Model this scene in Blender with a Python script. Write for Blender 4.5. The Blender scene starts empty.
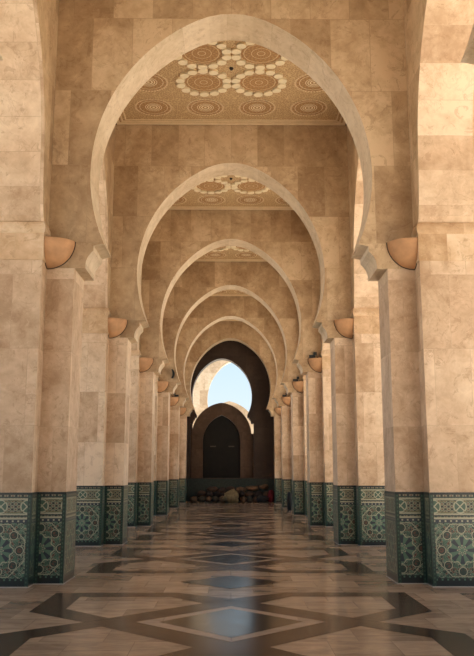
import bpy, math, random
from mathutils import Vector, noise
S = bpy.context.scene
C = S.collection
random.seed(7)
PI = math.pi

# ------------------------------------------------------------------ camera
cd = bpy.data.cameras.new('camera'); cam = bpy.data.objects.new('camera', cd); C.objects.link(cam)
cd.sensor_fit = 'VERTICAL'; cd.sensor_height = 24.0; cd.lens = 24.0 * 789.06 / 656
cd.clip_end = 400
cam.location = (-0.014, 0, 1.6)
cam.rotation_euler = (PI / 2 + 0.1822, 0, -0.0086)
S.camera = cam

# ------------------------------------------------------------------ sky, sun, exposure
w = bpy.data.worlds.new('sky'); S.world = w; w.use_nodes = True
nt = w.node_tree; bg = nt.nodes['Background']
tc = nt.nodes.new('ShaderNodeTexCoord'); sx = nt.nodes.new('ShaderNodeSeparateXYZ')
cr = nt.nodes.new('ShaderNodeValToRGB')
nt.links.new(tc.outputs['Generated'], sx.inputs[0]); nt.links.new(sx.outputs[2], cr.inputs[0])
cr.color_ramp.elements[0].position = 0.0; cr.color_ramp.elements[0].color = (0.84, 0.92, 0.97, 1)
cr.color_ramp.elements[1].position = 0.5; cr.color_ramp.elements[1].color = (0.36, 0.58, 0.86, 1)
e = cr.color_ramp.elements.new(0.18); e.color = (0.56, 0.77, 0.93, 1)
nt.links.new(cr.outputs[0], bg.inputs[0]); bg.inputs[1].default_value = 1.0
sd = bpy.data.lights.new('sun', 'SUN'); sun = bpy.data.objects.new('sun', sd); C.objects.link(sun)
sd.energy = 14.5; sd.angle = 0.009; sd.color = (1.0, 0.93, 0.82)
sdir = Vector((0.42, -0.14, 0.90)).normalized()      # towards the sun
sun.rotation_euler = sdir.to_track_quat('Z', 'Y').to_euler(); sun.location = (30, -10, 60)
S.view_settings.view_transform = 'Standard'; S.view_settings.look = 'None'
S.view_settings.gamma = 1; S.view_settings.use_curve_mapping = False
S.view_settings.exposure = 0.16
S.cycles.use_denoising = True
S.cycles.max_bounces = 10; S.cycles.diffuse_bounces = 8
S.cycles.sample_clamp_indirect = 12

# ------------------------------------------------------------------ measures of the arcade (metres)
YF, L, T = 12.08, 6.465, 0.822         # front of the first pier's pilaster, bay, arch thickness
X1, X2, X3, X4 = 2.472, 2.902, 3.76, 4.2
ST, ZD, ZC = 0.339, 1.326, 10.2
NP = 6                                  # piers seen on each side
FIRST = -2                              # two more behind the camera close the hall

# ------------------------------------------------------------------ node maths
class V:
    def __init__(s, t, sock): s.t, s.s = t, sock
    def _m(s, op, o=None, c=None):
        n = s.t.nodes.new('ShaderNodeMath'); n.operation = op
        s.t.links.new(s.s, n.inputs[0])
        for i, q in ((1, o), (2, c)):
            if q is None: continue
            if isinstance(q, V): s.t.links.new(q.s, n.inputs[i])
            else: n.inputs[i].default_value = q
        return V(s.t, n.outputs[0])
    def __add__(s, o): return s._m('ADD', o)
    def __sub__(s, o): return s._m('SUBTRACT', o)
    def __mul__(s, o): return s._m('MULTIPLY', o)
    def __truediv__(s, o): return s._m('DIVIDE', o)
    def lt(s, o): return s._m('LESS_THAN', o)
    def gt(s, o): return s._m('GREATER_THAN', o)
    def abs(s): return s._m('ABSOLUTE')
    def cos(s): return s._m('COSINE')
    def sin(s): return s._m('SINE')
    def sqrt(s): return s._m('SQRT')
    def pp(s, o): return s._m('PINGPONG', o)
    def mod(s, o): return s._m('FLOORED_MODULO', o)
    def floor(s): return s._m('FLOOR')
    def atan2(s, o): return s._m('ARCTAN2', o)
    def max(s, o): return s._m('MAXIMUM', o)
    def band(s, a, b): return s.gt(a) * s.lt(b)

class Mat:
    def __init__(s, name, rough=0.5, spec=0.5):
        s.m = bpy.data.materials.new(name); s.m.use_nodes = True; s.t = s.m.node_tree
        s.b = s.t.nodes['Principled BSDF']
        s.b.inputs['Roughness'].default_value = rough
        s.b.inputs['Specular IOR Level'].default_value = spec
    def n(s, k): return s.t.nodes.new(k)
    def link(s, a, b): s.t.links.new(a, b)
    def uv(s, name=None):
        n = s.n('ShaderNodeUVMap'); n.uv_map = name or 'uv'; q = s.n('ShaderNodeSeparateXYZ')
        s.link(n.outputs[0], q.inputs[0]); return V(s.t, q.outputs[0]), V(s.t, q.outputs[1])
    def pos(s):
        return s.n('ShaderNodeNewGeometry').outputs['Position']
    def vec(s, a, b, c=None):
        n = s.n('ShaderNodeCombineXYZ')
        for i, q in enumerate((a, b, c)):
            if q is not None: s.link(q.s, n.inputs[i])
        return n.outputs[0]
    def noise(s, vec, scale, detail=4, rough=0.55, dist=0.0):
        n = s.n('ShaderNodeTexNoise'); n.inputs['Scale'].default_value = scale
        n.inputs['Detail'].default_value = detail; n.inputs['Roughness'].default_value = rough
        n.inputs['Distortion'].default_value = dist; s.link(vec, n.inputs['Vector']); return V(s.t, n.outputs['Fac'])
    def ramp(s, fac, stops):
        n = s.n('ShaderNodeValToRGB'); s.link(fac.s, n.inputs[0]); el = n.color_ramp.elements
        while len(el) < len(stops): el.new(0.5)
        for q, (p, c) in zip(el, stops): q.position = p; q.color = (*c, 1) if len(c) == 3 else c
        return n.outputs[0]
    def mix(s, fac, a, b, mode='MIX'):
        n = s.n('ShaderNodeMix'); n.data_type = 'RGBA'; n.blend_type = mode
        if isinstance(fac, V): s.link(fac.s, n.inputs[0])
        else: n.inputs[0].default_value = fac
        for i, q in ((6, a), (7, b)):
            if isinstance(q, tuple): n.inputs[i].default_value = (*q, 1)
            else: s.link(q, n.inputs[i])
        return n.outputs[2]
    def out(s, col):
        if isinstance(col, tuple): s.b.inputs['Base Color'].default_value = (*col, 1)
        else: s.link(col, s.b.inputs['Base Color'])
        return s.m
    def bump(s, h, strength, dist=0.01):
        n = s.n('ShaderNodeBump'); n.inputs['Strength'].default_value = strength; n.inputs['Distance'].default_value = dist
        s.link(h.s if isinstance(h, V) else h, n.inputs['Height']); s.link(n.outputs[0], s.b.inputs['Normal'])

def stone(name, c_lo, c_mid, c_hi, bw, bh, joint=0.006, rough=0.5, tint=0.35):
    """honed travertine/marble in large blocks: UV in metres carries the joints, world position the veining"""
    m = Mat(name, rough, 0.35)
    P = m.pos()
    oi = m.n('ShaderNodeObjectInfo'); rnd = V(m.t, oi.outputs['Random'])
    u, v = m.uv()
    br = m.n('ShaderNodeTexBrick')
    m.link(m.vec(u + (rnd * 40).floor() * (bw * 2), v), br.inputs['Vector'])
    br.offset = 0.5; br.squash = 1.0
    for k, q in (('Scale', 1.0), ('Mortar Size', joint), ('Mortar Smooth', 0.2), ('Bias', 0.0), ('Brick Width', bw), ('Row Height', bh)):
        br.inputs[k].default_value = q
    br.inputs['Color1'].default_value = (0, 0, 0, 1); br.inputs['Color2'].default_value = (1, 1, 1, 1)
    br.inputs['Mortar'].default_value = (0.5, 0.5, 0.5, 1)
    sep = m.n('ShaderNodeSeparateColor'); m.link(br.outputs['Color'], sep.inputs[0]); blk = V(m.t, sep.outputs[0])
    # each block gets its own slice of the veining
    ad = m.n('ShaderNodeVectorMath'); ad.operation = 'ADD'; m.link(P, ad.inputs[0])
    m.link(m.vec(blk * 7, blk * 3, blk * 11), ad.inputs[1]); PB = ad.outputs[0]
    n1 = m.noise(PB, 1.3, 6, 0.62, 0.8); n2 = m.noise(PB, 7.0, 6, 0.7, 0.5); n3 = m.noise(P, 0.35, 2)
    n4 = m.noise(P, 3.2, 5, 0.6, 0.4)
    f = n1 * 0.45 + n2 * 0.28 + n4 * 0.35 + blk * (tint * 0.62) + n3 * 0.35 - (0.215 + tint * 0.31)
    col = m.ramp(f, [(0.33, c_lo), (0.50, c_mid), (0.66, c_hi)])
    ve = (m.noise(PB, 2.2, 7, 0.65, 1.5) - 0.5).abs()
    vein = ve.lt(0.02) * m.noise(P, 1.7, 2).gt(0.50)
    blot = m.noise(PB, 2.6, 8, 0.75, 2.2)
    col = m.mix(blot.gt(0.585) * 0.34, col, (c_lo[0] * 0.72, c_lo[1] * 0.62, c_lo[2] * 0.52))
    col = m.mix(blot.lt(0.38) * 0.26, col, c_hi)
    col = m.mix(vein * 0.16, col, (c_lo[0] * 0.6, c_lo[1] * 0.45, c_lo[2] * 0.35))
    pinkish = m.noise(PB, 0.9, 2)
    col = m.mix((pinkish - 0.35) * 0.5, col, (1.08, 0.93, 0.90), 'MULTIPLY')
    mort = V(m.t, br.outputs['Fac'])
    col = m.mix(mort * 0.22, col, (c_lo[0] * 0.5, c_lo[1] * 0.45, c_lo[2] * 0.4))
    m.bump(n2 * 0.5 + n4 * 0.4 - mort * 0.5, 0.22, 0.008)
    return m.out(col)

M = {}
M['pier'] = stone('cream pink marble', (0.43, 0.285, 0.168), (0.61, 0.445, 0.295), (0.77, 0.61, 0.435), 0.55, 1.15, 0.004)
M['wall'] = stone('tan marble', (0.31, 0.198, 0.105), (0.46, 0.322, 0.185), (0.61, 0.455, 0.285), 0.66, 1.3, 0.004)
M['soffit'] = stone('pale marble', (0.44, 0.325, 0.20), (0.60, 0.47, 0.315), (0.71, 0.58, 0.42), 0.8, 1.6, 0.004, 0.5, 0.15)
M['impost'] = stone('golden marble moulding', (0.44, 0.28, 0.145), (0.62, 0.44, 0.27), (0.76, 0.60, 0.42), 1.2, 3.0, 0.004)
M['sunstone'] = stone('sunlit court stone', (0.44, 0.33, 0.22), (0.60, 0.48, 0.34), (0.70, 0.60, 0.46), 0.7, 1.2)
M['shadestone'] = stone('shade-darkened brown stone', (0.030, 0.017, 0.011), (0.044, 0.026, 0.018), (0.06, 0.037, 0.026), 0.9, 1.4)  # shade on the end wall put into the stone colour
M['gatestone'] = stone('brown carved gate stone', (0.075, 0.042, 0.025), (0.105, 0.062, 0.038), (0.14, 0.085, 0.055), 0.6, 1.0)
M['aisle'] = stone('aisle stone', (0.45, 0.33, 0.22), (0.6, 0.46, 0.33), (0.7, 0.57, 0.43), 0.7, 1.2)

def flat(name, col, rough=0.6, nscale=0, amt=0.3, spec=0.4, metal=0):
    m = Mat(name, rough, spec); m.b.inputs['Metallic'].default_value = metal
    if nscale:
        n = m.noise(m.pos(), nscale, 5)
        return m.out(m.ramp(n, [(0.3, tuple(c * (1 - amt) for c in col)), (0.7, tuple(min(1, c * (1 + amt)) for c in col))]))
    return m.out(col)
M['terracotta'] = flat('terracotta plaster bowl', (0.52, 0.285, 0.14), 0.7, 6, 0.15)
M['shadowgap'] = flat('dark gap shade', (0.05, 0.03, 0.022), 0.6)  # dark tone painted in for the shade of narrow gaps
M['black'] = flat('black metal', (0.012, 0.012, 0.012), 0.5)
M['door'] = flat('near black door wood', (0.008, 0.007, 0.005), 0.7, 3, 0.3)
M['brass'] = flat('dull brass', (0.09, 0.07, 0.05), 0.5)
M['plinth'] = flat('pale plinth edge', (0.42, 0.38, 0.33), 0.5, 5, 0.1)
M['plaza'] = flat('pale plaza paving', (0.74, 0.66, 0.55), 0.8, 0.3, 0.06)

# --- floor marbles
def floor_mat(name, lo, mid, hi, rough, bw, bh):
    m = Mat(name, rough, 0.30 if 'black' in name else 0.10); P = m.pos()
    br = m.n('ShaderNodeTexBrick'); m.link(P, br.inputs['Vector'])
    for k, q in (('Scale', 1.0), ('Mortar Size', 0.003), ('Bias', 0.0), ('Brick Width', bw), ('Row Height', bh)): br.inputs[k].default_value = q
    br.inputs['Color1'].default_value = (0, 0, 0, 1); br.inputs['Color2'].default_value = (1, 1, 1, 1)
    sep = m.n('ShaderNodeSeparateColor'); m.link(br.outputs['Color'], sep.inputs[0]); blk = V(m.t, sep.outputs[0])
    mp = m.n('ShaderNodeMapping'); m.link(P, mp.inputs[0]); mp.inputs['Scale'].default_value = (1, 2.4, 1)
    ad = m.n('ShaderNodeVectorMath'); ad.operation = 'ADD'; m.link(mp.outputs[0], ad.inputs[0]); m.link(m.vec(blk * 9, blk * 5), ad.inputs[1])
    n1 = m.noise(ad.outputs[0], 1.6, 6, 0.65, 1.0); n2 = m.noise(ad.outputs[0], 9, 4)
    f = n1 * 0.75 + n2 * 0.2 + blk * 0.25 - 0.1
    col = m.ramp(f, [(0.3, lo), (0.5, mid), (0.72, hi)])
    mort = V(m.t, br.outputs['Fac'])
    col = m.mix(mort * 0.4, col, tuple(c * 0.5 for c in lo))
    r = m.noise(P, 3.0, 3) * 0.12 + (rough - 0.06)
    m.link(r.s, m.b.inputs['Roughness'])
    m.bump(m.noise(P, 1.2, 2), 0.015, 0.02)
    return m.out(col)
M['floor_light'] = floor_mat('brown beige floor marble', (0.175, 0.127, 0.088), (0.30, 0.225, 0.160), (0.42, 0.325, 0.235), 0.19, 0.62, 0.62)
M['floor_band'] = floor_mat('dark brown floor marble', (0.034, 0.021, 0.015), (0.050, 0.032, 0.023), (0.068, 0.045, 0.034), 0.20, 1.3, 1.3)
M['floor_dark'] = floor_mat('black veined floor marble', (0.012, 0.012, 0.012), (0.022, 0.021, 0.020), (0.035, 0.032, 0.029), 0.16, 0.85, 0.88)
M['floor_pale'] = floor_mat('pale floor marble outline', (0.24, 0.185, 0.14), (0.32, 0.25, 0.19), (0.38, 0.30, 0.23), 0.20, 1.5, 1.5)

# --- zellige tile panels: uv = metres from the face centre / height above floor, edge = distance to the face edge
def zellige():
    m = Mat('green zellige tiles', 0.28, 0.5)
    u, v = m.uv(); e, _ = m.uv('edge')
    G, G2, G3 = (0.013, 0.034, 0.024), (0.042, 0.092, 0.058), (0.075, 0.155, 0.098)
    CR, RU, BL, DK = (0.36, 0.35, 0.24), (0.10, 0.045, 0.026), (0.014, 0.024, 0.036), (0.006, 0.010, 0.009)
    # lower field
    cell = 0.76
    x = (u + cell / 2).mod(cell) - cell / 2; y = v - 0.51
    r = (x * x + y * y).sqrt(); th = y.atan2(x)
    a = (th * 8).cos(); tp = (th + PI / 8).mod(PI / 4) - PI / 8
    rx = r * tp.cos(); ry = r * tp.sin()
    fine = m.n('ShaderNodeTexVoronoi'); fine.feature = 'DISTANCE_TO_EDGE'; fine.inputs['Scale'].default_value = 30
    m.link(m.vec(x.abs(), y.abs()), fine.inputs['Vector']); fd = V(m.t, fine.outputs['Distance'])
    vc = m.n('ShaderNodeTexVoronoi'); vc.inputs['Scale'].default_value = 30; m.link(m.vec(x.abs(), y.abs()), vc.inputs['Vector'])
    sp = m.n('ShaderNodeSeparateColor'); m.link(vc.outputs['Color'], sp.inputs[0]); cc = V(m.t, sp.outputs[0]); c2 = V(m.t, sp.outputs[1])
    col = m.mix(cc.gt(0.45), G, G2)
    col = m.mix(cc.gt(0.86), col, G3)
    col = m.mix(c2.gt(0.88), col, RU)
    col = m.mix(fd.lt(0.06) * c2.gt(0.35) * 0.8, col, CR)
    col = m.mix(r.lt(0.20), col, G3)
    col = m.mix(r.band(0.045, 0.19) * a.gt(0.15), col, BL)
    col = m.mix((r - (a * 0.022 + 0.195)).abs().lt(0.008), col, CR)
    col = m.mix((r - (a * 0.02 + 0.05)).abs().lt(0.008), col, CR)
    col = m.mix((r - (a * -0.03 + 0.235)).abs().lt(0.006), col, G3)
    dm = ((rx - 0.295) * (rx - 0.295) + ry * ry).sqrt()
    col = m.mix(dm.lt(0.052), col, G)
    col = m.mix(dm.lt(0.034) * cc.gt(0.4), col, RU)
    col = m.mix((dm - 0.058).abs().lt(0.005), col, CR)
    ocv = r * (tp.cos())
    col = m.mix((ocv - 0.366).abs().lt(0.005), col, CR)
    dg = (x.abs() + y.abs() - 0.60).abs()
    col = m.mix(dg.lt(0.008), col, G3)
    # borders of the field
    col = m.mix(v.lt(0.125), col, DK); col = m.mix(v.band(0.895, 0.945), col, BL)
    dots = ((u * 78).sin() * 1.0).gt(0.55)
    col = m.mix((v - 0.105).abs().lt(0.012) * dots, col, G3)
    col = m.mix((v - 0.92).abs().lt(0.012) * dots, col, CR)
    col = m.mix(v.band(0.945, 0.972), col, CR)
    # frieze
    fz = v.gt(0.972)
    xx = (u + 0.19).mod(0.38) - 0.19; yy = v - 1.125
    FR = (0.27, 0.245, 0.155)
    gx = (u * 66).sin(); gy = (yy * 82).cos()
    fcol = m.mix((gx * gy).gt(0.35), FR, DK)
    fcol = m.mix((gx * gy).lt(-0.62), fcol, RU)
    fcol = m.mix((gx * gy).abs().lt(0.12), fcol, G2)
    rr = (xx * xx + yy * yy).sqrt()
    fcol = m.mix(rr.lt(0.088), fcol, G2)
    fcol = m.mix(rr.lt(0.088) * ((xx.abs() - yy.abs()).abs().lt(0.012)), fcol, CR)
    fcol = m.mix((rr - 0.09).abs().lt(0.008), fcol, CR)
    fcol = m.mix((yy.abs() - 0.108).abs().lt(0.010), fcol, CR)
    fcol = m.mix((yy.abs() - 0.132).abs().lt(0.010), fcol, G)
    fcol = m.mix(rr.gt(0.088) * ((yy.abs() + xx.abs() * -0.15 - 0.06).abs().lt(0.008)), fcol, (0.14, 0.13, 0.06))
    col = m.mix(fz, col, fcol)
    # vertical green borders at the arrises, dark cap line
    col = m.mix(e.lt(0.055), col, G)
    col = m.mix((e - 0.03).abs().lt(0.010) * (v * 110).sin().gt(0.1), col, G2)
    col = m.mix(v.gt(1.292), col, DK)
    m.bump(m.noise(m.pos(), 30, 2), 0.08, 0.003)
    return m.out(col)
M['zellige'] = zellige()

M['darktile'] = flat('dark bottle green tile', (0.014, 0.024, 0.018), 0.4, 14, 0.6)
# --- carved ceiling
def carved():
    m = Mat('carved tan plaster', 0.75, 0.2)
    P = m.pos()
    vo = m.n('ShaderNodeTexVoronoi'); vo.feature = 'DISTANCE_TO_EDGE'; vo.inputs['Scale'].default_value = 17; m.link(P, vo.inputs['Vector'])
    d = V(m.t, vo.outputs['Distance'])
    col = m.mix(d.lt(0.10), (0.42, 0.27, 0.135), (0.60, 0.43, 0.235))
    col = m.mix(m.noise(P, 30, 2).gt(0.6) * 0.5, col, (0.25, 0.14, 0.06))
    m.bump(d, 0.5, 0.01)
    return m.out(col)
M['carved'] = carved()
def medallion(name, base, line, rings):
    m = Mat(name, 0.7, 0.2); u, v = m.uv()
    r = (u * u + v * v).sqrt(); th = v.atan2(u)
    col = m.mix(((r * 55).sin() * (th * 16).cos()).gt(0.2), base, tuple(min(1, c * 1.35) for c in base))
    for rr, ww in rings: col = m.mix((r - rr).abs().lt(ww), col, line)
    return m.out(col)
M['disc'] = medallion('brown carved medallion', (0.35, 0.20, 0.09), (0.68, 0.52, 0.31), [(0.08, 0.008), (0.2, 0.006), (0.36, 0.008)])
M['rings'] = medallion('ringed carved medallion', (0.35, 0.205, 0.095), (0.84, 0.70, 0.48), [(0.0, 0.03), (0.085, 0.014), (0.14, 0.010), (0.19, 0.007), (0.33, 0.006)])
M['petal'] = flat('pale plaster petal', (0.80, 0.68, 0.46), 0.7, 8, 0.06)
M['cframe'] = flat('pale plaster moulding', (0.72, 0.56, 0.35), 0.7, 5, 0.08)

# ------------------------------------------------------------------ mesh builder
class MB:
    def __init__(s): s.v = []; s.f = []; s.uv = []; s.e = []; s.m = []; s.sm = []
    def face(s, pts, uvs=None, mi=0, edge=None, smooth=False):
        i = len(s.v); s.v += [tuple(p) for p in pts]; s.f.append(list(range(i, i + len(pts))))
        if uvs is None:
            a = Vector((0, 0, 0))
            P = [Vector(p) for p in pts]
            for k in range(len(P)): a += P[k].cross(P[(k + 1) % len(P)])
            ax, ay, az = abs(a.x), abs(a.y), abs(a.z)
            if az >= ax and az >= ay: uvs = [(p.x, p.y) for p in P]
            elif ax >= ay: uvs = [(p.y, p.z) for p in P]
            else: uvs = [(p.x, p.z) for p in P]
        s.uv.append(uvs); s.m.append(mi); s.e.append(edge or [(1, 0)] * len(pts)); s.sm.append(smooth)
    def box(s, x0, x1, y0, y1, z0, z1, mi=0, skip=''):
        a, b, c, d = (x0, y0), (x1, y0), (x1, y1), (x0, y1)
        q = lambda p, z: (p[0], p[1], z)
        for p, r in ((a, b), (b, c), (c, d), (d, a)): s.face([q(p, z0), q(r, z0), q(r, z1), q(p, z1)], mi=mi)
        if 't' not in skip: s.face([q(a, z1), q(b, z1), q(c, z1), q(d, z1)], mi=mi)
        if 'b' not in skip: s.face([q(d, z0), q(c, z0), q(b, z0), q(a, z0)], mi=mi)
    def prism(s, plan, z0, z1, mi=0, cap=True):
        """vertical walls over a closed CCW plan"""
        n = len(plan)
        for k in range(n):
            a, b = plan[k], plan[(k + 1) % n]; ln = math.dist(a, b)
            uu = ((0 - ln / 2), ln / 2)
            s.face([(*a, z0), (*b, z0), (*b, z1), (*a, z1)],
                   [(uu[0], z0), (uu[1], z0), (uu[1], z1), (uu[0], z1)], mi)
        if cap:
            s.face([(*p, z1) for p in plan], mi=mi); s.face([(*p, z0) for p in reversed(plan)], mi=mi)
    def sphere(s, c, r, n=16, mi=0, squash=(1, 1, 1), zmin=-2, lump=0, seed=0):
        m_ = n // 2
        def P(i, j):
            th = PI * i / m_; ph = 2 * PI * j / n
            d = Vector((math.sin(th) * math.cos(ph), math.sin(th) * math.sin(ph), math.cos(th)))
            k = 1 + lump * noise.noise(d * 1.7 + Vector((seed * 3.1, seed, 0)))
            return (c[0] + d.x * r * squash[0] * k, c[1] + d.y * r * squash[1] * k, max(c[2] + d.z * r * squash[2] * k, zmin))
        for i in range(m_):
            for j in range(n):
                q = [P(i, j), P(i + 1, j), P(i + 1, (j + 1) % n), P(i, (j + 1) % n)]
                if i == 0: q = [q[0], q[1], q[2]]
                if i == m_ - 1: q = [q[0], q[1], q[3]]
                s.face(q, mi=mi, smooth=True)
    def build(s, name, mats, parent=None, merge=True, loc=None):
        me = bpy.data.meshes.new(name); me.from_pydata(s.v, [], s.f)
        u = me.uv_layers.new(name='uv'); e = me.uv_layers.new(name='edge')
        k = 0
        for fi, f in enumerate(s.f):
            for j in range(len(f)):
                u.data[k].uv = s.uv[fi][j]; e.data[k].uv = s.e[fi][j]; k += 1
            me.polygons[fi].material_index = s.m[fi]; me.polygons[fi].use_smooth = s.sm[fi]
        for m in (mats if isinstance(mats, (list, tuple)) else [mats]): me.materials.append(m)
        if merge:
            import bmesh
            bm = bmesh.new(); bm.from_mesh(me); bmesh.ops.remove_doubles(bm, verts=bm.verts, dist=1e-5); bm.to_mesh(me); bm.free()
        o = bpy.data.objects.new(name, me); C.objects.link(o)
        if parent: o.parent = parent
        if loc: o.location = loc
        return o

def tag(o, label, cat, group=None, kind=None):
    if label: o['label'] = label
    if cat: o['category'] = cat
    if group: o['group'] = group
    if kind: o['kind'] = kind
    return o
def empty(name, loc, label, cat, group=None):
    o = bpy.data.objects.new(name, None); C.objects.link(o); o.location = loc; o.empty_display_size = 0.2
    return tag(o, label, cat, group)
def struct(o): o['kind'] = 'structure'; return o
def copy_tree(o, loc, label):
    c = o.copy(); C.objects.link(c); c.location = loc; c['label'] = label
    for ch in [q for q in bpy.data.objects if q.parent == o]:
        d = ch.copy(); C.objects.link(d); d.parent = c
        for g in [q for q in bpy.data.objects if q.parent == ch]:
            h = g.copy(); C.objects.link(h); h.parent = d
    return c

# ------------------------------------------------------------------ arch profile (horseshoe, slightly pointed, on stepped corbels)
A, ZM, APX = 2.275, 6.38, 9.27
def horseshoe(a=A, zm=ZM, apex=APX, zlow=5.18, n=26, corbel=True, z0=4.78, jamb=X1, k=1.0):
    """right half, bottom to apex, as (x, z)"""
    rise = apex - zm; c = (rise * rise - a * a) / (2 * a); R = a + c
    pts = []
    if corbel:
        # underside, cyma, fillet, tip: (offset inward from the jamb, height)
        pts += [(jamb, z0), (jamb - 0.17 * k, z0), (jamb - 0.17 * k, z0 + 0.04 * k)]
        for i in range(1, 8):
            t = i / 8; pts.append((jamb - k * (0.17 + 0.12 * (t ** 2.2)), z0 + k * (0.04 + 0.25 * t)))
        pts += [(jamb - 0.29 * k, z0 + 0.29 * k), (jamb - 0.29 * k, z0 + 0.37 * k), (jamb - 0.41 * k, z0 + 0.40 * k)]
    t0 = math.asin((zlow - zm) / R); t1 = math.asin(rise / R) if rise < R else PI / 2
    t1 = math.atan2(rise, c)
    for i in range(n + 1):
        t = t0 + (t1 - t0) * i / n
        pts.append((-c + R * math.cos(t), zm + R * math.sin(t)))
    pts[-1] = (0, apex)
    # the point itself is blunted
    return [(x, z - 0.08 * (1 - x / 0.6) ** 2) if z > zm and x < 0.6 else (x, z) for x, z in pts]

def arch_wall(mb, half, w, y0, y1, ztop, cx=0, mi_face=0, mi_sof=1, axis='x', back=True, zbot=None):
    """wall w wide each side of cx with an opening of profile `half`; axis: direction of the span"""
    full = [(cx + x, z) for x, z in half] + [(cx - x, z) for x, z in reversed(half[:-1])]
    zb = half[0][1] if zbot is None else zbot
    P = (lambda x, y, z: (x, y, z)) if axis == 'x' else (lambda x, y, z: (y, x, z))
    for yy in ((y0, y1) if back else (y0,)):
        for side in (1, -1):
            hp = [(cx + side * x, z) for x, z in half]
            xo = cx + side * w
            # quads out to the jamb edge, level by level
            lv = [q for q in hp]
            for a, b in zip(lv[:-1], lv[1:]):
                if abs(b[1] - a[1]) < 1e-6 and a[1] <= zb + 1e-6: continue
                if abs(b[1] - a[1]) < 1e-6: continue
                pts = [P(a[0], yy, a[1]), P(xo, yy, a[1]), P(xo, yy, b[1]), P(b[0], yy, b[1])]
                mb.face(pts, [(q[0] if axis == 'x' else q[1], q[2]) for q in pts], mi_face)
        top = [P(cx - w, yy, half[-1][1]), P(cx + w, yy, half[-1][1]), P(cx + w, yy, ztop), P(cx - w, yy, ztop)]
        mb.face(top, [(q[0] if axis == 'x' else q[1], q[2]) for q in top], mi_face)
    s_ = 0.0
    for a, b in zip(full[:-1], full[1:]):
        d = math.dist(a, b)
        sm = d > 0.1 and min(a[1], b[1]) > 5.17
        mb.face([P(a[0], y0, a[1]), P(a[0], y1, a[1]), P(b[0], y1, b[1]), P(b[0], y0, b[1])],
                [(s_, 0.05), (s_, 0.05 + y1 - y0), (s_ + d, 0.05 + y1 - y0), (s_ + d, 0.05)], mi_sof)
        s_ += d
    # closing ends and top
    for side in (1, -1):
        xo = cx + side * w
        mb.face([P(xo, y0, zb), P(xo, y1, zb), P(xo, y1, ztop), P(xo, y0, ztop)], mi=mi_face)
        hx = cx + side * half[0][0]
        if abs(hx - xo) > 1e-4: mb.face([P(hx, y0, zb), P(hx, y1, zb), P(xo, y1, zb), P(xo, y0, zb)], mi=mi_face)
    mb.face([P(cx - w, y0, ztop), P(cx + w, y0, ztop), P(cx + w, y1, ztop), P(cx - w, y1, ztop)], mi=mi_face)

# ------------------------------------------------------------------ floor and ground
YEND = 45.95
YB0 = YF + FIRST * L - 1.0
mb = MB(); mb.face([(-4.6, YB0, 0), (4.6, YB0, 0), (4.6, 49, 0), (-4.6, 49, 0)])
floor = struct(mb.build('floor', M['floor_light']))
mb = MB()
for r in ((-90, -4.6, -60, 120), (4.6, 90, -60, 120), (-4.6, 4.6, -60, YB0), (-4.6, 4.6, 49, 120)):
    mb.face([(r[0], r[2], -0.01), (r[1], r[2], -0.01), (r[1], r[3], -0.01), (r[0], r[3], -0.01)])
ground = struct(mb.build('ground', M['plaza']))
for m_ in range(1):
    band = MB(); dia = MB(); pale = MB()
    def inlay(b, pts, yc, z):
        for sx_ in (1, -1):
            for sy in (1, -1):
                q = [(p[0] * sx_, yc + p[1] * sy, z) for p in pts]
                if sx_ * sy < 0: q.reverse()
                b.face(q)
    def diamond(b, hx, hy, yc, z): b.face([(-hx, yc, z), (0, yc - hy, z), (hx, yc, z), (0, yc + hy, z)])
    for k in range(FIRST, NP):
        yc = 9.07 + k * L
        if yc > YEND - 1: continue
        # figure in the middle of the bay (quadrant shapes)
        inlay(band, [(1.04, 0), (1.62, 0), (0.36, 1.27), (0.0, 1.66), (0, 1.04)], yc, 0.0016)
        inlay(band, [(1.62, 0), (2.37, 0.66), (1.98, 0.86), (1.33, 0.20)], yc, 0.0024)
        inlay(band, [(2.37, 0.66), (2.37, 2.16), (1.98, 1.80), (1.98, 0.86)], yc, 0.0024)
        inlay(band, [(2.37, 2.16), (0.74, 2.16), (0.80, 1.80), (1.98, 1.80)], yc, 0.0024)
        inlay(band, [(0.80, 1.80), (0.74, 2.16), (0.0, 1.62), (0.0, 1.50), (0.36, 1.27)], yc, 0.0024)
        diamond(pale, 1.04, 1.04, yc, 0.0030)
        diamond(dia, 0.79, 0.86, yc, 0.0044)
        y2 = yc + L / 2
        if y2 < YEND - 1:
            diamond(dia, 0.77, 0.72, y2, 0.0044)
    for b, n_, k_ in ((band, 'dark_inlay', 'floor_band'), (pale, 'pale_inlay', 'floor_pale'), (dia, 'diamond_inlay', 'floor_dark')):
        o = b.build(n_, M[k_], floor, merge=False)
        o['label'] = {'dark_inlay': 'dark brown interlaced bands', 'pale_inlay': 'pale outline round the black diamonds', 'diamond_inlay': 'black marble diamonds'}[n_]

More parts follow.
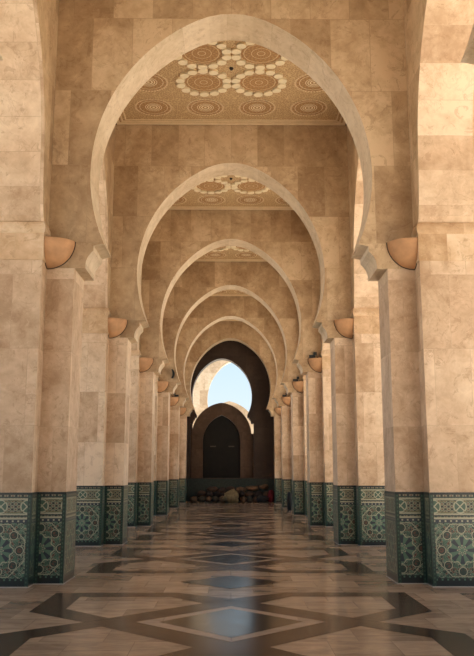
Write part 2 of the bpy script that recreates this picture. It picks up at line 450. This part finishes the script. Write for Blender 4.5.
# ------------------------------------------------------------------ side walls above the piers
side_prof = []
c_ = ((APX - ZM) ** 2 - A * A) / (2 * A); R_ = A + c_
side_prof = [(2.483, 5.43), (2.43, 5.52), (2.37, 5.76), (2.32, 6.1)]
t1 = math.atan2(APX - ZM, c_)
for i in range(0, 25):
    t = t1 * i / 24; side_prof.append((-c_ + (R_ + 0.02) * math.cos(t), ZM + R_ * math.sin(t)))
side_prof[-1] = (0, APX)
for sgn, nm in ((-1, 'wall_left'), (1, 'wall_right')):
    mb = MB()
    for k in range(FIRST, NP):
        yc = YF + T / 2 - L / 2 + k * L
        if k == FIRST:  continue
        arch_wall(mb, side_prof, L / 2, sgn * X2, sgn * X3, ZC, cx=yc, axis='y')
    for k in range(FIRST, NP):
        a, b = sorted((sgn * X3, sgn * X4)); mb.box(a, b, YF + k * L, YF + k * L + T, 5.43, ZC, 1)
    struct(mb.build(nm, [M['wall'], M['pier']]))
    # last stretch to the end wall, aisle roof
    mb = MB(); ylast = YF + T / 2 + (NP - 1) * L
    a, b = sorted((sgn * X2, sgn * X3))
    mb.box(a, b, ylast + T / 2 + ST + 0.03, YEND + 3, 0, ZC)
    m2 = MB(); m2.box(a, b, ylast, ylast + T / 2 + ST, 5.43, ZC); struct(m2.build(nm.replace('wall', 'wall_upper_end'), [M['wall']]))
    struct(mb.build(nm.replace('wall', 'wall_end'), [M['wall']]))

# ------------------------------------------------------------------ piers
def plan(d=0.0, main_only=False):
    """CCW plan of the right-hand pier, y relative to the pilaster front; d = growth"""
    a, b, c, e = X1 - d, X2 - d, X3 + d, X4 + d
    y0, y1, y2, y3 = -ST - d, -d, T + d, T + ST + d
    if main_only: return [(b, y0), (c, y0), (c, y3), (b, y3)]
    return [(a, y1), (b, y1), (b, y0), (c, y0), (c, y1), (e, y1), (e, y2), (c, y2), (c, y3), (b, y3), (b, y2), (a, y2)]
def mirror(p, s_): return p if s_ > 0 else [(-x, y) for x, y in reversed(p)]
def dado(mb, pl, z0, z1):
    n = len(pl)
    for k in range(n):
        a, b = pl[k], pl[(k + 1) % n]; ln = math.dist(a, b)
        # quads split so the "edge" coordinate can fall off from both ends
        uo = 0.0
        if 0.40 < ln < 0.46: uo = 0.14
        ts = [0, 0.5, 1]
        for t0_, t1_ in zip(ts[:-1], ts[1:]):
            p = [a[0] + (b[0] - a[0]) * t0_, a[1] + (b[1] - a[1]) * t0_]; q = [a[0] + (b[0] - a[0]) * t1_, a[1] + (b[1] - a[1]) * t1_]
            u0, u1 = (t0_ - 0.5) * ln + uo, (t1_ - 0.5) * ln + uo
            e0, e1 = min(t0_, 1 - t0_) * ln, min(t1_, 1 - t1_) * ln
            mb.face([(*p, z0), (*q, z0), (*q, z1), (*p, z1)], [(u0, z0), (u1, z0), (u1, z1), (u0, z1)], 0, [(e0, 0), (e1, 0), (e1, 0), (e0, 0)])
    mb.face([(*p, z1) for p in pl])
ordw = ['nearest', 'second', 'third', 'fourth', 'fifth', 'sixth']
def build_pier(sg, k):
    y = YF + k * L
    side = 'left' if sg < 0 else 'right'
    p = empty('stone_pier', (0, y, 0), '', 'pier', 'marble piers with green tiled bases along both sides of the hall')
    pl = mirror(plan(), sg)
    sh = MB()
    # shaft: pilasters stop under the arch corbels, the core rises to the impost
    sh.prism(mirror([(X1, 0), (X2 + 0.02, 0), (X2 + 0.02, T), (X1, T)], sg), ZD, 4.78)
    sh.prism(mirror([(X3 - 0.02, 0), (X4, 0), (X4, T), (X3 - 0.02, T)], sg), ZD, 5.43)
    sh.prism(mirror(plan(0, True), sg), ZD, 4.82)
    sh.build('shaft', M['pier'], p)
    im = MB(); im.prism(mirror(plan(0.012, True), sg), 4.82, 5.25)
    zs = [(5.25, 0.012), (5.265, 0.022), (5.31, 0.034), (5.36, 0.030), (5.39, 0.018), (5.43, 0.005)]
    for (za, da), (zb, db) in zip(zs[:-1], zs[1:]):
        P0, P1 = mirror(plan(da, True), sg), mirror(plan(db, True), sg)
        for i in range(4):
            j = (i + 1) % 4
            im.face([(*P0[i], za), (*P0[j], za), (*P1[j], zb), (*P1[i], zb)])
    for zz in (4.83,):
        im.prism(mirror(plan(0.018, True), sg), zz, zz + 0.03)
    im.face([(*q, 5.43) for q in mirror(plan(0.02, True), sg)])
    im.build('impost', M['impost'], p)['label'] = 'golden moulded impost band'
    da = MB(); dado(da, mirror(plan(0.012), sg), 0.014, ZD)
    da.build('tile_base', M['zellige'], p)['label'] = 'green and cream mosaic tile base'
    pt = MB(); pt.prism(mirror(plan(0.02), sg), 0, 0.014); pt.build('plinth', M['plinth'], p)
    return p
for sg in (-1, 1):
    proto = None
    for k in range(FIRST, NP):
        side = 'left' if sg < 0 else 'right'
        if k < 0: lab = 'marble pier on the %s side, %s behind the viewpoint' % (side, 'one bay' if k == -1 else 'two bays')
        elif k == 0: lab = ('large cream marble pier at the left edge of the picture, nearest on its side' if sg < 0 else
                            'large pinkish marble pier at the right edge of the picture, nearest on its side')
        elif k == NP - 1: lab = 'last marble pier on the %s, beside the dark end wall' % side
        else: lab = 'marble pier with green tiled base, %s from the front on the %s' % (ordw[k], side)
        if proto is None: proto = build_pier(sg, k); proto['label'] = lab
        else: copy_tree(proto, (0, YF + k * L, 0), lab)

# ------------------------------------------------------------------ transverse arches
prof = horseshoe()
mb = MB(); arch_wall(mb, prof, X2 - 0.002, 0, T, ZC)
a0 = mb.build('horseshoe_arch', [M['wall'], M['soffit']], None)
for k in range(FIRST, NP):
    o = a0 if k == FIRST else a0.copy()
    if k != FIRST: C.objects.link(o)
    o.location = (0, YF + k * L, 0)
    lab = 'pointed horseshoe arch crossing the hall, %s behind the viewpoint' % ('one bay' if k == -1 else 'two bays') if k < 0 else \
        ['largest and nearest pointed horseshoe arch, framing the whole view', 'second horseshoe arch, seen inside the largest one',
         'third horseshoe arch across the hall, counted from the front', 'fourth horseshoe arch across the hall, counted from the front',
         'fifth horseshoe arch, the last one before the dark arch', 'farthest horseshoe arch, directly in front of the dark end wall'][k]
    tag(o, lab, 'arch', 'pointed horseshoe arches spanning the hall')

# ------------------------------------------------------------------ ceilings
def ceiling_bay(k):
    ya = YF + T + (k - 1) * L; yb = YF + k * L
    base = MB(); z = ZC
    base.face([(-X2, ya, z), (-X2, yb, z), (X2, yb, z), (X2, ya, z)])
    base.box(-X2, X2, ya, yb, z + 0.05, z + 0.3, 1)
    # moulded frame round the panel
    for o_, h_, w_, mi in ((0.0, 0.008, 0.045, 2), (0.05, 0.03, 0.075, 1), (0.18, 0.02, 0.04, 1), (0.28, 0.02, 0.03, 1)):  # outermost strip is dark to paint the groove's shade
        x0, x1, y0, y1 = -X2 + o_, X2 - o_, ya + o_, yb - o_
        base.box(x0, x1, y0, y0 + w_, z - h_, z, mi); base.box(x0, x1, y1 - w_, y1, z - h_, z, mi)
        base.box(x0, x0 + w_, y0 + w_, y1 - w_, z - h_, z, mi); base.box(x1 - w_, x1, y0 + w_, y1 - w_, z - h_, z, mi)
    c = struct(base.build('ceiling', [M['carved'], M['cframe'], M['shadowgap']], None, merge=False))
    g = 1.235; yc = (ya + yb) / 2
    for i in range(4):
        for j in range(4):
            x, y = (i - 1.5) * g, yc + (j - 1.5) * g
            inner = i in (1, 2) and j in (1, 2)
            if k > 3 and j != 3 and j != 2: continue
            m_ = MB(); R = 0.42 if inner else 0.40; n = 40; zz = z - 0.012
            ring = [(x + R * math.cos(2 * PI * q / n), y + R * math.sin(2 * PI * q / n)) for q in range(n)]
            m_.face([(px, py, zz) for px, py in reversed(ring)], [(px - x, py - y) for px, py in reversed(ring)])
            for q in range(n):
                a, b = ring[q], ring[(q + 1) % n]
                m_.face([(*a, zz), (*b, zz), (*b, z), (*a, z)], mi=1)
            # rope rim
            for q in range(n):
                t0_, t1_ = 2 * PI * q / n, 2 * PI * (q + 0.62) / n
                r0, r1 = (R + 0.005, R + 0.03) if inner else (R, R + 0.045)
                m_.face([(x + r0 * math.cos(t0_), y + r0 * math.sin(t0_), z - 0.015), (x + r0 * math.cos(t1_), y + r0 * math.sin(t1_), z - 0.015),
                         (x + r1 * math.cos(t1_), y + r1 * math.sin(t1_), z - 0.015), (x + r1 * math.cos(t0_), y + r1 * math.sin(t0_), z - 0.015)], mi=1)
            md = m_.build('medallion', [M['disc'] if inner else M['rings'], M['cframe']], c, merge=False)
            if inner:
                pm = MB(); 
                for q in range(14):
                    t = 2 * PI * (q + 0.5) / 14; cx_, cy_ = x + 0.53 * math.cos(t), y + 0.53 * math.sin(t)
                    el = []
                    for w_ in range(14):
                        u = 2 * PI * w_ / 14; lx, ly = 0.098 * math.cos(u), 0.104 * math.sin(u)
                        el.append((cx_ + lx * math.cos(t) - ly * math.sin(t), cy_ + lx * math.sin(t) + ly * math.cos(t)))
                    pm.face([(px, py, z - 0.045) for px, py in reversed(el)])
                    for w_ in range(14):
                        a, b = el[w_], el[(w_ + 1) % 14]; pm.face([(*a, z - 0.045), (*b, z - 0.045), (*b, z), (*a, z)])
                po = pm.build('petal_ring', M['petal'], md, merge=False); po['label'] = 'ring of pale oval petals'
    h = MB(); h.sphere((0, yc, z - 0.01), 0.045, 10); h.build('lamp_hole', M['black'], c)
    return c
for k in range(FIRST + 1, NP): ceiling_bay(k)
# roof slab over nave and aisles (unseen, sized to keep the sun off), with parapet
mb = MB()
mb.box(-9.2, 9.2, YB0, YEND + 1.6, ZC + 0.35, ZC + 0.9)
struct(mb.build('roof', M['aisle']))
for sg, nm in ((-1, 'ceiling_left'), (1, 'ceiling_right')):
    mb = MB(); a, b = sorted((sg * X3, sg * 9.2)); mb.box(a, b, YB0, YEND + 1.6, ZC, ZC + 0.35); struct(mb.build(nm, M['aisle']))

# ------------------------------------------------------------------ corner lamps
def lamp(sg, k, fixture):
    y = YF + k * L; cx = sg * X2; z = 5.20
    side = 'left' if sg < 0 else 'right'
    lab = {0: 'terracotta corner lamp bowl high on the nearest %s pier' % side,
           NP - 1: 'tiny terracotta corner lamp bowl on the last %s pier' % side}.get(k, 'terracotta corner lamp bowl on the %s pier of the %s row' % (ordw[k], side))
    p = empty('corner_lamp', (cx - sg * 0.012, y - 0.012, z), lab, 'lamp', 'quarter bowl lamps between pilasters and piers')
    b = MB(); rx, ry, rz = 0.415, 0.315, 0.43; n = 12; m_ = 10
    def P(i, j, g=1.0):
        ph = PI / 2 * i / n; th = PI / 2 * j / m_
        return (-sg * rx * g * math.cos(ph) * math.cos(th), -ry * g * math.sin(ph) * math.cos(th), -rz * g * math.sin(th) )
    for g, mi in ((1.0, 0), (0.93, 1)):
        for i in range(n):
            for j in range(m_):
                q = [P(i, j, g), P(i + 1, j, g), P(i + 1, j + 1, g), P(i, j + 1, g)]
                if j == m_ - 1: q = q[:3]
                b.face(q, mi=0, smooth=True)
    for i in range(n):                     # rim
        b.face([P(i, 0), P(i + 1, 0), P(i + 1, 0, 0.93), P(i, 0, 0.93)], mi=0)
    b.build('bowl', [M['terracotta']], p)
    r = MB()                               # thin dark plates painting the shadow gap along both walls
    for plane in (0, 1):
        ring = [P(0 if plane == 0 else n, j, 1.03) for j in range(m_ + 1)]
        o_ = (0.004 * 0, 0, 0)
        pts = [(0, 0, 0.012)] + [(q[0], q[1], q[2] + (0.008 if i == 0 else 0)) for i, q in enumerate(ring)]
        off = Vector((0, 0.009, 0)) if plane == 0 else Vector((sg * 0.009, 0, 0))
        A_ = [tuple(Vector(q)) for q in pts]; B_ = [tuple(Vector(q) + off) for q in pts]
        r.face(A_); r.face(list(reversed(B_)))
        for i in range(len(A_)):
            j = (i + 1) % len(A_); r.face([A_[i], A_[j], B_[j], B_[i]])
    r.build('gap_shade', M['shadowgap'], p)
    if fixture:
        f = MB()
        f.box(-sg * 0.30 - 0.10, -sg * 0.30 + 0.10, -0.20, -0.06, 0.02, 0.10)
        f.box(-sg * 0.20 - 0.05, -sg * 0.20 + 0.05, -0.17, -0.09, 0.10, 0.20)
        f.box(-sg * 0.12 - 0.02, -sg * 0.12 + 0.02, -0.15, -0.11, -0.2, 0.05)
        f.box(-sg * 0.32, -sg * 0.10, -0.15, -0.11, 0.0, 0.03)
        f.build('spotlight', M['black'], p)['label'] = 'small black spotlight in the bowl'
    return p
for k in range(NP):
    lamp(-1, k, k in (4,)); lamp(1, k, k in (2, 3, 4))
# curved black bracket on the fourth arch's left haunch
mb = MB(); yk = YF + 3 * L - 0.05
arc = [(0.16 * math.cos(t), 0.20 * math.sin(t)) for t in [(-0.45 + 0.9 * i / 8) * PI / 1.2 for i in range(9)]]
for (a, b) in zip(arc[:-1], arc[1:]):
    q = [(-2.40 + a[0], yk - 0.05, 5.52 + a[1]), (-2.40 + a[0] * 0.45, yk - 0.05, 5.52 + a[1] * 0.9), (-2.40 + b[0] * 0.45, yk - 0.05, 5.52 + b[1] * 0.9), (-2.40 + b[0], yk - 0.05, 5.52 + b[1])]
    r = [(p[0], yk + 0.049, p[2]) for p in q]
    mb.face(q); mb.face(list(reversed(r)))
    for i in range(4): mb.face([q[i], q[(i + 1) % 4], r[(i + 1) % 4], r[i]])
tag(mb.build('wall_bracket', M['black']), 'small curved black bracket fixed above a lamp bowl on the fourth left arch', 'bracket')

# ------------------------------------------------------------------ end wall, tiled parapet, gate, court beyond
cx = -0.49
pe = horseshoe(a=1.75, zm=6.05, apex=8.32, zlow=4.95, z0=4.45, jamb=1.85, k=0.9)
pe = [(1.85, 0.0)] + pe
mb = MB()
# wider than the hall; opening shifted left
half = pe
full_w = 3.4
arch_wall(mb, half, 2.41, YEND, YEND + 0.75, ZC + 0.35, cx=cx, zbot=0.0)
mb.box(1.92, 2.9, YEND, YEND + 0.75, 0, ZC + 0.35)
struct(mb.build('wall_back', [M['shadestone'], M['shadestone']]))

par = empty('tiled_parapet', (0, YEND - 0.22, 0), 'low dark green tiled wall closing the far end of the hall below the gate', 'low wall')
da = MB(); pl = [(-2.89, 0), (2.89, 0), (2.89, 0.21), (-2.89, 0.21)]
dado(da, pl, 0.045, 1.30); da.build('tile_face', M['darktile'], par)
pt = MB(); pt.box(-2.89, 2.89, -0.012, 0.21, 0, 0.045); pt.build('plinth', M['plinth'], par)
pt = MB(); pt.box(-2.89, 2.89, -0.02, 0.215, 1.30, 1.345); pt.build('coping', M['shadestone'], par)

gt = empty('gateway', (-0.52, YEND + 0.86, 0), 'brown pointed arch gateway with a black door, inside the dark end arch', 'gate')
def pointed(a, zs, apex, n=16):
    rise = apex - zs; c = (rise * rise - a * a) / (2 * a); R = a + c; t1 = math.atan2(rise, c)
    p = [(-c + R * math.cos(t1 * i / n), zs + R * math.sin(t1 * i / n)) for i in range(n + 1)]; p[-1] = (0, apex); return p
def arch_ring(mb, inn, out, y0, y1):
    """stone frame between two pointed outlines with equal point counts"""
    fi = inn + [(-x, z) for x, z in reversed(inn[:-1])]; fo = out + [(-x, z) for x, z in reversed(out[:-1])]
    for i in range(len(fi) - 1):
        a, b, c, d = fi[i], fo[i], fo[i + 1], fi[i + 1]
        mb.face([(a[0], y0, a[1]), (b[0], y0, b[1]), (c[0], y0, c[1]), (d[0], y0, d[1])])
        mb.face([(d[0], y1, d[1]), (c[0], y1, c[1]), (b[0], y1, b[1]), (a[0], y1, a[1])])
        mb.face([(b[0], y0, b[1]), (b[0], y1, b[1]), (c[0], y1, c[1]), (c[0], y0, c[1])])
        mb.face([(d[0], y0, d[1]), (d[0], y1, d[1]), (a[0], y1, a[1]), (a[0], y0, a[1])])
gi = [(1.10, 0.0)] + pointed(1.10, 3.45, 5.0); go = [(1.74, 0.0)] + pointed(1.76, 3.75, 5.72)
mb = MB(); arch_ring(mb, gi, go, 0, 0.55); [mb.box(sd_ * 1.92 - 0.19, sd_ * 1.92 + 0.19, 0.06, 0.5, 0, 4.9 if sd_ < 0 else 3.9) for sd_ in (-1, 1)]; mb.build('gate_frame', M['gatestone'], gt)['label'] = 'brown stone pointed surround'
mb = MB(); gj = [(1.10, 0.02)] + pointed(1.10, 3.45, 4.99); fo = gj + [(-x, z) for x, z in reversed(gj[:-1])]
mb.face([(x, 0.28, z) for x, z in fo]); mb.face([(x, 0.36, z) for x, z in reversed(fo)])
for x0 in (-1.02, 0.06):
    for z0, z1 in ((0.3, 1.5), (1.7, 3.0)):
        mb.box(x0, x0 + 0.96, 0.255, 0.28, z0, z1)
mb.box(-0.02, 0.02, 0.25, 0.28, 0.02, 4.9)
dr = mb.build('door', M['door'], gt); dr['label'] = 'near black double door'
for x in (-0.50, 0.58):
    mb = MB(); mb.box(x - 0.17, x + 0.17, 0.235, 0.255, 3.13, 3.20); mb.build('door_pull', M['brass'], dr)

# sunlit court behind
cw = MB(); pc = [(1.9, 0.0)] + horseshoe(a=1.70, zm=6.6, apex=9.30, zlow=5.2, z0=4.7, jamb=1.9, k=1.0)
arch_wall(cw, pc, 8.0, 54.0, 54.6, 13.0, cx=0.12, zbot=0.0)
tag(cw.build('court_wall', [M['sunstone'], M['sunstone']]), 'pale sunlit stone wall with an arched opening showing the blue sky', 'wall')
sg_ = MB()
out_ = [(1.95, 3.0)] + pointed(1.95, 3.9, 6.28); inn_ = [(1.30, 3.0)] + pointed(1.30, 3.8, 5.6)
arch_ring(sg_, inn_, out_, 0, 0.6)
for x0, x1, z0, z1 in ((1.30, 1.98, 2.7, 3.0), (1.42, 1.98, 2.4, 2.7), (1.5, 1.95, 0, 2.4), (-1.98, -1.30, 2.7, 3.0), (-1.98, -1.42, 2.4, 2.7), (-1.95, -1.5, 0, 2.4)):
    sg_.box(x0, x1, 0, 0.6, z0, z1)
tag(sg_.build('court_arch', M['sunstone'], loc=(-0.08, 52.0, 0)), 'sunlit pale stone arch whose right shoulder shows behind the gateway', 'arch')

# ------------------------------------------------------------------ rubble at the foot of the end wall
def rock_mat(name, c): return flat(name, c, 0.85, 9, 0.35)
RM = [rock_mat('brown stone', (0.065, 0.034, 0.019)), rock_mat('dark stone', (0.030, 0.018, 0.013)), rock_mat('tan stone', (0.115, 0.065, 0.034)), rock_mat('greenish stone', (0.038, 0.030, 0.019))]
def lump(name, x, y, z, sx_, sy, sz, mat, label, cat, group=None, seed=0, rot=0, zmin=None):
    m_ = MB(); m_.sphere((0, 0, 0), 1.0, 18, 0, (sx_, sy, sz), -9 if zmin is None else zmin, 0.45, seed)
    o = m_.build(name, mat, loc=(x, y, z)); o.rotation_euler = (0, 0, rot); return tag(o, label, cat, group)
rocks = []; RN = ['rough brown stone', 'dark brown stone', 'tan stone', 'greenish brown stone']
random.seed(12)
xs = -2.25; i = 0
while xs < 1.9:                                            # bottom course
    w_ = random.uniform(0.17, 0.27)
    rocks.append((xs + w_, YEND - 0.62 - random.random() * 0.12, 0.16, w_, 0.24, 0.17)); xs += w_ * 1.9
xs = -1.9
while xs < 2.1:                                            # second course
    w_ = random.uniform(0.18, 0.30)
    rocks.append((xs + w_, YEND - 0.50 - random.random() * 0.06, 0.45, w_, 0.22, 0.16)); xs += w_ * 1.95
xs = -1.35
for w_, hh in ((0.34, 0.72), (0.20, 0.66), (0.26, 0.74), (0.30, 0.70), (0.34, 0.78), (0.28, 0.84)):
    rocks.append((xs + w_, YEND - 0.44, hh, w_, 0.18, 0.14)); xs += w_ * 1.95 + 0.03
def course(z): return 'bottom' if z < 0.3 else 'middle' if z < 0.6 else 'top'
NTH = ['leftmost'] + [n_ + ' from the left' for n_ in 'second third fourth fifth sixth seventh eighth ninth tenth eleventh twelfth thirteenth fourteenth'.split()]
def place_in(x, z): return NTH[sorted(q[0] for q in rocks if course(q[2]) == course(z)).index(x)]
for i, (x, y, z, a, b, c) in enumerate(rocks):
    if abs(x - 0.06) < 0.40 and z < 0.3: y = YEND - 0.40
    mi = random.choice([0, 0, 1, 2, 3]) if z < 0.6 else random.choice([2, 0, 2])
    lump('stone', x, y, z, a, b, c, RM[mi], '%s, %s in the %s course of the rubble heap' % (RN[mi], place_in(x, z), course(z)), 'stone', 'rubble heap below the gateway', i, 0, -0.16 if z < 0.2 else None)
lump('sack', 0.05, YEND - 1.0, 0.31, 0.44, 0.30, 0.36, rock_mat('pale sack cloth', (0.20, 0.145, 0.07)), 'pale rounded sack leaning on the middle of the rubble heap', 'sack', None, 5, 0, -0.31)
# red garment bundle
lump('cloth_bundle', 2.28, YEND - 0.75, 0.34, 0.19, 0.2, 0.36, flat('crimson cloth', (0.15, 0.012, 0.022), 0.9, 8, 0.3), 'crimson cloth bundle at the right end of the rubble heap', 'bundle', None, 9, 0, -0.34)
lump('cloth_bundle', 1.78, YEND - 0.98, 0.17, 0.34, 0.2, 0.19, flat('black cloth', (0.010, 0.010, 0.012), 0.9), 'low black cloth bundle between the pale sack and the red one', 'bundle', None, 11, 0, -0.17)
lump('cloth_bundle', 2.58, 35.2, 0.36, 0.12, 0.22, 0.40, flat('black bag cloth', (0.008, 0.008, 0.009), 0.8), 'black upright bundle standing near the fifth right pier', 'bundle', None, 3, 0, -0.36)
